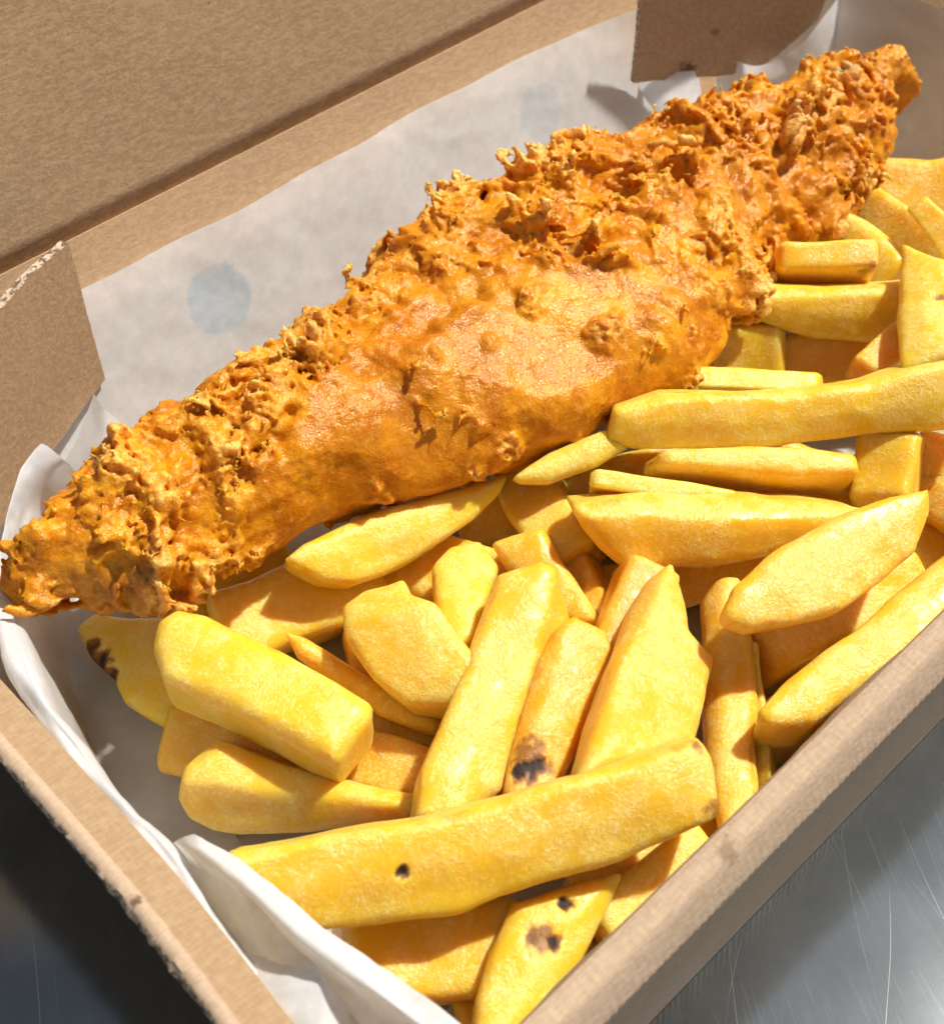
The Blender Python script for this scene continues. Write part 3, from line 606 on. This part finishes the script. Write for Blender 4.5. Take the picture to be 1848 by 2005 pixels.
CHIPS = [
 # near left
 dict(slab=1, label='broad blocky pale yellow chip beside the bare paper at the left', poly=[(290, 1262), (304, 1208), (345, 1184), (402, 1194), (560, 1270), (730, 1366), (726, 1402), (660, 1488), (600, 1470), (450, 1386), (312, 1322)], z=(32, 29), t=13, roll=20, hue=.15, er=2.6, taper=.02),
 dict(slab=1, label='chip with a brown skin scar poking out under the left tip of the fish', poly=[(138, 1225), (180, 1196), (330, 1200), (440, 1390), (460, 1460), (330, 1428), (240, 1378), (220, 1330), (172, 1285)], z=(13, 13), t=11, roll=2, hue=.08, er=2.2, spots=((172, 1268, 2.0, .75), (190, 1300, 2.4, .9), (205, 1325, 1.8, .85))),
 dict(slab=1, label='smooth yellow chip lying between the blocky chip and the long front chip', poly=[(338, 1565), (355, 1500), (420, 1445), (560, 1500), (700, 1535), (860, 1565), (850, 1610), (600, 1640), (450, 1652), (395, 1645), (350, 1612)], z=(17, 19), t=14, roll=-4, hue=.35, er=2.6, ridge=((350, 1530), (850, 1585), .3, .55)),
 dict(slab=1, label='longest chip, lying across the front with one small black dot', poly=[(436, 1672), (700, 1628), (1000, 1566), (1374, 1440), (1402, 1480), (1418, 1560), (1420, 1605), (1225, 1692), (900, 1795), (690, 1832), (560, 1835), (445, 1765)], z=(35, 38), t=14, roll=-9, hue=.3, er=1.7, spots=((797, 1711, 1.0, 1.0), (1385, 1450, 1.3, .45), (1415, 1590, 2.0, .42)), ridge=((436, 1700), (1390, 1462), .8, .05)),
 dict(slab=1, label='chunky chip with a cut corner leaning against the upright middle chip', poly=[(660, 1180), (698, 1140), (785, 1108), (805, 1152), (852, 1172), (905, 1250), (957, 1312), (946, 1362), (890, 1382), (780, 1378), (720, 1330), (675, 1250)], z=(32, 29), t=13, roll=6, hue=.35, er=2.2, ridge=((668, 1226), (850, 1180), .32, .10)),
 dict(slab=1, label='slim chip with a dark brown eye touching the underside of the fish', poly=[(560, 1095), (600, 1060), (700, 1010), (850, 962), (1004, 922), (985, 965), (930, 1020), (880, 1055), (800, 1105), (700, 1146), (640, 1140), (590, 1116)], z=(27, 23), t=9, roll=4, hue=.05, er=1.6, ridge=((560, 1085), (1004, 935), .6, .08)),
 dict(slab=1, label='short pale chip standing behind the chunky cut-corner chip', poly=[(843, 1105), (878, 1062), (940, 1048), (974, 1106), (935, 1240), (900, 1255), (858, 1205)], z=(25, 21), t=11, roll=0, hue=.2),
 dict(slab=1, label='chip end with an orange side just behind the upright middle chip', poly=[(950, 1058), (1060, 1024), (1092, 1085), (1150, 1170), (1182, 1222), (1120, 1225), (980, 1112)], z=(24, 20), t=11, roll=0, hue=.5),
 dict(slab=1, label='upright long chip in the middle of the pile, running down to the front chip', poly=[(978, 1110), (1060, 1090), (1095, 1108), (1140, 1180), (1170, 1240), (1065, 1310), (1025, 1400), (995, 1540), (900, 1620), (812, 1600), (830, 1500), (880, 1380), (925, 1250)], z=(26, 32), t=13, roll=-4, hue=.4, ridge=((985, 1540), (1090, 1110), .05, .9)),
 dict(slab=1, label='blistered chip with a burnt black tip in the middle of the pile', poly=[(1085, 1225), (1130, 1192), (1200, 1222), (1218, 1262), (1190, 1350), (1140, 1470), (1080, 1570), (985, 1560), (1000, 1480), (1028, 1380), (1052, 1290)], z=(25, 30), t=12, roll=-6, hue=.75, brown=1.4, spots=((1018, 1498, 2.3, 1.0), (1050, 1496, 1.8, .95), (1035, 1460, 3.4, .42), (1080, 1500, 1.6, .4)), ridge=((1005, 1560), (1120, 1200), .5, .1)),
 dict(slab=1, label='broad peaked chip right of the burnt chip', poly=[(1325, 1088), (1345, 1150), (1355, 1225), (1414, 1278), (1395, 1340), (1375, 1450), (1130, 1530), (1170, 1400), (1205, 1290), (1250, 1170), (1285, 1112)], z=(36, 30), t=12, roll=-12, hue=.5, ridge=((1140, 1480), (1318, 1096), 1.1, .05)),
 dict(slab=1, label='bent chip running down to the front wall beside the peaked chip', poly=[(1358, 1160), (1400, 1122), (1450, 1116), (1480, 1240), (1482, 1380), (1475, 1440), (1485, 1560), (1470, 1640), (1420, 1690), (1370, 1500), (1365, 1300)], z=(25, 22), t=11, roll=-4, hue=.5, ridge=((1400, 1680), (1420, 1125), .5, .12)),
 dict(label='narrow chip wedged between the bent chip and the front wall', A=(1450, 1290, 17), B=(1500, 1560, 14), wpx=80, t=11, roll=0, hue=.5, wt=(1, .6)),
 # middle right
 dict(slab=1, label='large wedge chip lying level in the middle of the right half', poly=[(1122, 990), (1300, 972), (1480, 976), (1700, 998), (1700, 1050), (1500, 1100), (1400, 1120), (1235, 1128), (1180, 1085), (1140, 1045), (1118, 1010)], z=(31, 26), t=13, roll=-14, hue=.35, ridge=((1118, 1012), (1700, 1016), .9, .06)),
 dict(slab=1, label='flat oval slice of potato resting on the wedge chip', poly=[(1420, 1195), (1440, 1140), (1510, 1080), (1620, 1010), (1720, 975), (1820, 950), (1824, 1000), (1800, 1080), (1740, 1130), (1650, 1190), (1560, 1218), (1480, 1228), (1430, 1213)], z=(39, 41), t=6, roll=8, hue=.5, er=1.6),
 dict(slab=1, label='thick chip sloping along the front wall and out of the picture', poly=[(1484, 1388), (1535, 1332), (1700, 1200), (1860, 1066), (1980, 1000), (1980, 1130), (1848, 1240), (1700, 1340), (1600, 1412), (1530, 1420), (1496, 1412)], z=(30, 33), t=13, roll=10, hue=.38, er=1.7),
 dict(label='half hidden chip between the oval slice and the sloping chip', A=(1475, 1290, 18), B=(1790, 1140, 16), wpx=120, t=14, roll=10, hue=.4),
 dict(slab=1, label='long curved chip leading from the fish to the right edge', poly=[(1185, 862), (1205, 800), (1300, 768), (1560, 764), (1700, 744), (1960, 686), (1960, 836), (1700, 862), (1500, 884), (1235, 888)], z=(33, 39), t=12, roll=-10, hue=.15, ridge=((1190, 800), (1960, 712), .9, .05)),
 dict(label='thin pointed chip just below the long curved chip', A=(1275, 908, 29), B=(1668, 928, 25), wpx=66, t=11, roll=15, hue=.35, wt=(.55, .8), belly=.35, ex=3),
 dict(label='small pale tip showing above the large wedge chip', A=(1155, 944, 29), B=(1420, 985, 24), wpx=44, t=10, roll=10, hue=.05),
 dict(label='stub of a chip standing under the long curved chip near the right edge', A=(1748, 840, 27), B=(1722, 1010, 19), wpx=130, t=13, roll=-5, hue=.25),
 dict(slab=1, label='thin greenish slice tucked under the fish beside the long curved chip', poly=[(998, 930), (1080, 880), (1180, 838), (1264, 842), (1250, 868), (1170, 912), (1080, 944), (1020, 942)], z=(28, 32), t=6, roll=6, hue=.02),
 dict(label='shaded chip sloping down beneath the thin greenish slice', A=(1030, 935, 15), B=(1130, 1110, 15), wpx=130, t=14, roll=0, hue=.3),
 # far right
 dict(slab=1, label='pale blistered chip standing at the right edge', poly=[(1765, 463), (1862, 505), (1880, 690), (1757, 728), (1750, 600)], z=(42, 41), t=7, roll=-8, hue=.12, spots=((1842, 570, 1.5, .4),)),
 dict(label='bright yellow chip tip at the right edge above the pale blistered chip', A=(1806, 408, 38), B=(1930, 560, 36), wpx=62, t=9, roll=0, hue=.2, wt=(.8, 1.3)),
 dict(slab=1, label='curved chip pointing at the fish from the right', poly=[(1433, 592), (1465, 550), (1520, 556), (1620, 562), (1800, 548), (1800, 648), (1700, 676), (1600, 668), (1500, 638), (1448, 612)], z=(31, 30), t=11, roll=-8, hue=.05, er=1.7, ridge=((1433, 585), (1800, 575), .8, .08)),
 dict(label='small chip with a browned end lying against the fish', A=(1515, 515, 33), B=(1712, 515, 34), wpx=66, t=10, roll=18, hue=.4, spots=((1690, 535, 2.2, .38), (1700, 520, 1.6, .35)), brown=1.6),
 dict(label='rounded slice of potato behind the brown-ended chip', A=(1590, 430, 27), B=(1755, 560, 26), wpx=120, t=10, roll=5, hue=.1, ex=3, wt=(.8, .8), belly=.25),
 dict(label='slice edge showing behind the rounded slice near the right wall', A=(1650, 400, 18), B=(1850, 520, 22), wpx=110, t=12, roll=8, hue=.3),
 dict(label='large chip in shade against the far right wall', A=(1640, 372, 12), B=(1960, 405, 13), wpx=150, t=15, roll=12, hue=.45),
 dict(label='pale chip edge behind the long curved chip', A=(1300, 742, 28), B=(1610, 752, 27), wpx=70, t=10, roll=12, hue=.02, wt=(.7, .7)),
 dict(label='shaded chip under the fish, left of the gap below the pointing curved chip', A=(1310, 700, 17), B=(1540, 690, 18), wpx=120, t=13, roll=5, hue=.3),
 dict(label='shaded orange chip in the gap below the pointing curved chip', A=(1490, 700, 15), B=(1760, 700, 17), wpx=110, t=13, roll=5, hue=.7),
 dict(label='orange chip corner below the pale blistered chip', A=(1680, 745, 28), B=(1790, 640, 30), wpx=70, t=10, roll=0, hue=.9),
 dict(label='shaded chip at the right edge under the long curved chip', A=(1790, 905, 15), B=(1940, 930, 15), wpx=110, t=12, roll=5, hue=.5),
 dict(label='chip corner at the right edge behind the oval slice', A=(1815, 975, 26), B=(1930, 1060, 26), wpx=80, t=11, roll=5, hue=.5),
 # front
 dict(slab=1, label='chip with two brown eyes leaning below the longest chip', poly=[(1005, 1755), (1228, 1698), (1195, 1780), (1140, 1900), (1090, 1985), (1040, 2060), (920, 2060), (930, 1950), (965, 1850)], z=(24, 26), t=10, roll=0, hue=.25, spots=((1112, 1763, 1.1, 1.0), (1085, 1835, 1.3, .95), (1062, 1832, 2.6, .45), (1048, 1828, 1.4, .6)), ridge=((960, 2060), (1190, 1715), .08, .25)),
 dict(label='knobbly pale chip between the two-eyed chip and the front wall', A=(1165, 1835, 15), B=(1370, 1680, 15), wpx=135, t=13, roll=8, hue=.3),
 dict(label='shaded chip under the longest chip beside the crumpled paper', A=(660, 1885, 14), B=(1020, 1850, 15), wpx=200, t=15, roll=10, hue=.5),
 # deep between
 dict(label='shaded chip under the fish, behind the blocky chip', A=(425, 1245, 11), B=(740, 1120, 11), wpx=165, t=14, roll=10, hue=.3),
 dict(label='dark chip edge directly under the left half of the fish', A=(330, 1215, 8), B=(560, 1075, 8), wpx=120, t=12, roll=5, hue=.2),
 dict(slab=1, label='chip tip rising between the blocky chip and the chunky cut-corner chip', poly=[(548, 1230), (590, 1240), (660, 1285), (760, 1345), (870, 1405), (860, 1445), (740, 1400), (640, 1332), (570, 1287)], z=(23, 16), t=10, roll=6, hue=.6),
 dict(label='shaded orange chip in the hollow left of the upright middle chip', A=(650, 1480, 9), B=(870, 1545, 9), wpx=120, t=12, roll=5, hue=.75),
 dict(label='orange chip side left of the peaked chip', A=(1275, 1115, 24), B=(1190, 1330, 19), wpx=125, t=12, roll=-5, hue=.85),
 dict(label='orange chip tip deep behind the upright middle chip', A=(1110, 1080, 13), B=(1190, 1260, 12), wpx=110, t=12, roll=-5, hue=.85),
 dict(label='small shaded chip in the gap beside the front wall', A=(1470, 1450, 9), B=(1660, 1375, 9), wpx=120, t=12, roll=5, hue=.8),
 dict(label='shaded chip lying deep between the wedge chip and the peaked chip', A=(1130, 1180, 8), B=(1480, 1090, 9), wpx=130, t=13, roll=5, hue=.7),
 dict(label='shaded chip lying deep behind the large wedge chip', A=(1080, 990, 10), B=(1440, 900, 12), wpx=130, t=13, roll=5, hue=.6),
 dict(label='shaded chip lying deep under the stub near the right edge', A=(1500, 930, 10), B=(1860, 1000, 10), wpx=140, t=13, roll=5, hue=.6),
 dict(label='shaded chip at the bottom of the hollow below the blocky chip', A=(600, 1400, 8), B=(880, 1420, 8), wpx=140, t=13, roll=5, hue=.7),
 dict(label='shaded chip low in the gap behind the short pale chip', A=(760, 1090, 9), B=(1040, 1180, 8), wpx=150, t=13, roll=5, hue=.5),
 dict(label='shaded chip low in the gap under the chunky cut-corner chip', A=(680, 1290, 8), B=(960, 1230, 7), wpx=150, t=13, roll=5, hue=.6),
 dict(label='shaded chip low under the blocky chip near the bare paper', A=(330, 1440, 8), B=(640, 1500, 8), wpx=150, t=12, roll=5, hue=.5),
 dict(label='shaded chip deep in the hollow beside the slim dark-eyed chip', A=(900, 1010, 8), B=(1080, 1010, 8), wpx=140, t=12, roll=5, hue=.5),
 dict(label='shaded chip at the right edge between the oval slice and the sloping chip', A=(1770, 1110, 16), B=(1960, 1010, 16), wpx=130, t=13, roll=5, hue=.5),
 dict(label='shaded chip low in the slot above the large wedge chip', A=(1330, 985, 12), B=(1600, 960, 12), wpx=110, t=12, roll=5, hue=.6),
 dict(label='shaded chip low beside the front wall below the longest chip', A=(1130, 1790, 7), B=(1420, 1590, 7), wpx=150, t=12, roll=5, hue=.6),
 dict(label='shaded chip low in front of the two-eyed chip', A=(900, 2000, 8), B=(1190, 1880, 7), wpx=150, t=12, roll=5, hue=.6),
]
for i, kw in enumerate(CHIPS): (slab if kw.pop('slab', 0) else chip)(seed=i, **kw)

# ------------------------------------------------------------------ battered fish
VOX = 0.5
def largest_parts(V, Q, keep_min):
    lab = np.arange(len(V))
    while True:
        m = lab[Q].min(1); new = lab.copy(); np.minimum.at(new, Q.ravel(), np.repeat(m, 4)); new = new[new]
        if (new == lab).all(): break
        lab = new
    cnt = np.bincount(lab, minlength=len(V)); ok = cnt[lab] > keep_min
    re = np.cumsum(ok)-1; Qk = Q[ok[Q[:, 0]]]; return V[ok], re[Qk], ok

def fish():
    A3, B3 = at(52, 1100, 35), at(1735, 178, 33)
    Lx = np.linalg.norm(B3-A3); T = (B3-A3)/Lx; Nn = unit(np.array([0, 0, 1.])-T[2]*T); Bb = np.cross(Nn, T)
    if Bb[1] < 0: Bb = -Bb
    # outline seen in the picture -> offsets from the axis
    up = [(18, 1115), (22, 1050), (62, 940), (120, 880), (190, 815), (310, 745), (440, 705), (580, 635), (680, 560), (752, 450), (860, 395), (960, 340), (1090, 275), (1200, 255), (1300, 210), (1420, 150), (1520, 118), (1620, 88), (1720, 95), (1790, 130), (1812, 190)]
    lo = [(20, 1140), (45, 1190), (110, 1215), (190, 1222), (330, 1190), (420, 1130), (510, 1092), (620, 1045), (720, 1005), (860, 955), (1000, 905), (1100, 862), (1210, 810), (1300, 740), (1400, 650), (1425, 570), (1540, 515), (1640, 425), (1700, 375), (1740, 265), (1800, 225)]
    def off(p):
        d = ray(*p); w0 = C_LOC-A3; nv = np.cross(d, T); nn = nv/np.linalg.norm(nv)
        # closest points of sight line and axis
        bq = d@T; den = 1-bq*bq; s = (T@w0-bq*(d@w0))/den; e = w0@nn
        return s, e
    U = np.array([off(p) for p in up]); Lo = np.array([off(p) for p in lo])
    sgn = -1 if U[:, 1].mean() < Lo[:, 1].mean() else 1
    U[:, 1] *= sgn; Lo[:, 1] *= sgn
    ss = np.linspace(-9, Lx+9, 200)
    def interp(Q): i = np.argsort(Q[:, 0]); return np.interp(ss, Q[i, 0], Q[i, 1])
    eu, el = interp(U), interp(Lo)
    ker = np.hanning(9); ker /= ker.sum()
    sm = lambda a: np.convolve(np.pad(a, 4, 'edge'), ker, 'valid')
    eu, el = sm(eu)-2.4-1.0*sstep(10, 30, ss)*sstep(140, 100, ss)-1.6*sstep(70, 30, ss)*sstep(4, 14, ss), sm(el)-.4*sstep(25, 60, ss)*sstep(Lx-25, Lx-60, ss)
    endr = np.clip(np.minimum((ss+5)*1.2, Lx+7-ss)/16, 0, 1); endf = np.sqrt(np.clip(1-(1-endr)**2, 0, 1))
    half = np.maximum((eu-el)/2-1.7, 4); cen = (eu+el)/2
    ht = np.interp(ss, [-9, 10, 60, 130, 190, Lx+9], [8, 11, 14.5, 16.5, 13, 8.5])*(.35+.65*endf)
    half = half*(.30+.70*endf)
    hw = np.sqrt(np.maximum(half**2-(ht*.66)**2, 16))/.74
    b0 = cen/.74
    h = VOX; smin, smax = -13., Lx+13.; bmin, bmax = (b0-hw).min()-7, (b0+hw).max()+7; nmin, nmax = -ht.max()-3, ht.max()+10
    gs = np.arange(smin, smax, h); gb = np.arange(bmin, bmax, h); gn = np.arange(nmin, nmax, h)
    HW = np.interp(gs, ss, hw)[:, None, None]; HT = np.interp(gs, ss, ht)[:, None, None]; BC = np.interp(gs, ss, b0)[:, None, None]
    bu = (gb[None, :, None]-BC)/HW; nu_ = gn[None, None, :]/HT
    # a rounded-top fillet: flatter underneath, a crest set towards the back
    nu_ = nu_-.22*(bu-.1)*(nu_ > -2)*np.clip(nu_+1, 0, 1)
    r = (np.abs(bu)**2.3+np.abs(nu_)**2.3)**(1/2.3)
    D = ((r-1)*(HT*.55+HW*.45*np.abs(bu)/(r+1e-3)))
    endd = np.maximum(-4.5-gs, gs-(Lx+7))[:, None, None]; D = np.maximum(D, endd)
    D = D.astype(np.float32)
    band = np.argwhere((D > -4) & (D < 7)); i, j, k = band.T
    s_, b_, n_ = gs[i], gb[j], gn[k]; P = np.stack([s_, b_, n_], -1).astype(np.float32); d0 = D[i, j, k]
    bw = bu[i, j, 0]; nw = np.clip(n_/HT[i, 0, 0], -1.3, 1.6)
    wv = np.stack([perlin(P*.09+11), perlin(P*.09+23), perlin(P*.09+37)], -1)
    Pw = P+wv*3.0
    big = perlin(P*.045+3)+.45*perlin(P*.1+8)
    sf = s_/Lx
    # where crags grow: back crest, both ends, patches on top; the near lower side stays smooth
    line = [(40, 1230), (300, 1150), (420, 975), (500, 895), (580, 775), (675, 680), (830, 605), (1000, 565), (1180, 595), (1330, 605), (1425, 595), (1480, 640), (1800, 420)]
    lq = []
    for p_ in line:
        s0, e0 = off(p_); e0 = e0*sgn
        hw0, ht0, bc0 = (np.interp(s0, ss, q) for q in (hw, ht, b0)); lq.append((s0, ((e0-.66*.75*ht0)/.74-bc0)/hw0))
    lq = np.array(sorted(lq))
    lowf = lambda s0: np.interp(s0, lq[:, 0], lq[:, 1])
    line_d = bw-lowf(s_)
    mask = sstep(-.10, .16, line_d+.22*big)
    mask = mask*sstep(-.85, -.35, nw+.2*big)
    ridge = lambda q, w_: np.clip(1-np.abs(perlin(q))/w_, 0, 1)
    bil = lambda q: np.minimum(np.abs(perlin(q))*1.9, 1.2)
    sel = (nw > -.9) & (d0 < 6.5); Z = lambda q: _z(q)
    def _z(fn):
        out = np.zeros(len(P), np.float32); out[sel] = fn(P[sel], Pw[sel]); return out
    an = np.array([1, 1, .6], np.float32)
    fl1 = Z(lambda p, w_: ridge(w_*an*.07+5, .34)); fl2 = Z(lambda p, w_: ridge(w_*an*.15+15, .38))
    b1 = Z(lambda p, w_: bil(w_*.105+2)); b2 = Z(lambda p, w_: bil(w_*.33+9)); b3 = Z(lambda p, w_: bil(p*.72+70)); b4 = Z(lambda p, w_: perlin(p*1.2+40))
    patch = sstep(-.30, .30, perlin(P*.075+51)+.3*big)
    ef = .55+.45*sstep(1.0, .72, sf)
    up_ = mask*ef*((.25+patch)*(2.2*sstep(0, .8, fl1)*(.35+.75*b2)+1.4*sstep(0, .8, fl2)*(.3+.35*b2+.35*b3))+1.8*b1+.55*b2+.5*b3*(.5+patch)+.45*b4)
    pits = mask*(2.0*sstep(.15, .55, Z(lambda p, w_: perlin(w_*.12+61)))+1.0)
    few = sstep(.26, .54, perlin(P*.095+33)+.25*Z(lambda p, w_: perlin(p*.3+2)))          # scattered flakes and blisters on the smooth side
    folds = 1-np.abs(perlin(P*np.array([.03, .05, .05], np.float32)+101))*2
    smooth = 2.0*perlin(P*.042+71)+1.2*perlin(P*.09+81)+1.2*folds+.25*Z(lambda p, w_: perlin(p*.3+91))+(1-mask)*((.75*bil(P*.12+19)*sstep(-.35, .3, perlin(P*.06+77))+.16*b2)*sstep(-.75, -.2, line_d)+few*(2.2*fl2*(.4+b3)+.5*b2+.5*b3)+.16*b3+.09*b4)-1.1
    disp = smooth+up_-pits-.6*mask
    D[i, j, k] = d0-disp
    Vl, Q = surface_nets(D, h, np.array([smin, bmin, nmin], np.float32))
    Vl, Q, ok = largest_parts(Vl, Q, 4000)
    # height above the batter's general surface, for the browning and the painted highlights
    ci = np.clip(((Vl-np.array([smin, bmin, nmin]))/h).astype(int), 0, np.array(D.shape)-1)
    dense_r = r[ci[:, 0], ci[:, 1], ci[:, 2]] if r.shape == D.shape else None
    hh = (dense_r-1)*(HT[ci[:, 0], 0, 0]*.55+HW[ci[:, 0], 0, 0]*.45*np.abs(bu[ci[:, 0], ci[:, 1], 0])/(dense_r+1e-3))
    bwv = bu[ci[:, 0], ci[:, 1], 0]
    maskv = sstep(-.18, .15, bwv-lowf(Vl[:, 0])+.22*(perlin(Vl*.045+3)+.45*perlin(Vl*.1+8)))
    fewv = sstep(.26, .54, perlin(Vl*.095+33)+.25*perlin(Vl*.3+2))
    crag = np.clip(sstep(-1.0, 4.5, hh)*(.2+.8*maskv)+fewv*(1-maskv)*.4, 0, 1)
    # one light smoothing pass, then fine crisp grain
    nb = np.zeros_like(Vl); ct = np.zeros(len(Vl))
    for a, b in ((0, 1), (1, 2), (2, 3), (3, 0)):
        np.add.at(nb, Q[:, a], Vl[Q[:, b]]); np.add.at(ct, Q[:, a], 1)
        np.add.at(nb, Q[:, b], Vl[Q[:, a]]); np.add.at(ct, Q[:, b], 1)
    Vl = Vl*.55+.45*nb/np.maximum(ct, 1)[:, None]
    W = A3+Vl[:, :1]*T+Vl[:, 1:2]*Bb+Vl[:, 2:3]*Nn
    pj = proj(W); spot = np.zeros(len(W)); skin = np.zeros(len(W))
    def mark(arr, px, py, rad, amt, ns=.8):
        dpx = np.hypot(pj[:, 0]-px, pj[:, 1]-py); cand = np.where(dpx < 12)[0]
        if len(cand) == 0: return
        hit = W[cand[np.argmin(pj[cand, 2])]]; dd = np.linalg.norm(W-hit, axis=1)+perlin(W*ns+px)*rad*.5
        arr[:] = np.maximum(arr, amt*sstep(rad*1.2, rad*.4, dd))
    mark(spot, 1668, 167, 1.1, .8); mark(spot, 275, 1128, 2.2, .9); mark(spot, 210, 1140, 5.0, .45); mark(spot, 120, 1140, 4.0, .35)
    mark(skin, 1650, 128, 4.0, .7, .5); mark(skin, 1560, 200, 5.0, .35, .4)
    if np.linalg.det(np.stack([T, Bb, Nn])) < 0: Q = Q[:, ::-1]
    o = mesh_obj('battered_fish', W, Q, FISH, origin=(A3+B3)/2-np.array([0, 0, 20]), attrs={'crag': crag, 'spot': spot, 'skin': skin})
    tag(o, 'long battered fish fillet with craggy golden crust lying along the back of the box', 'fried fish')
fish()
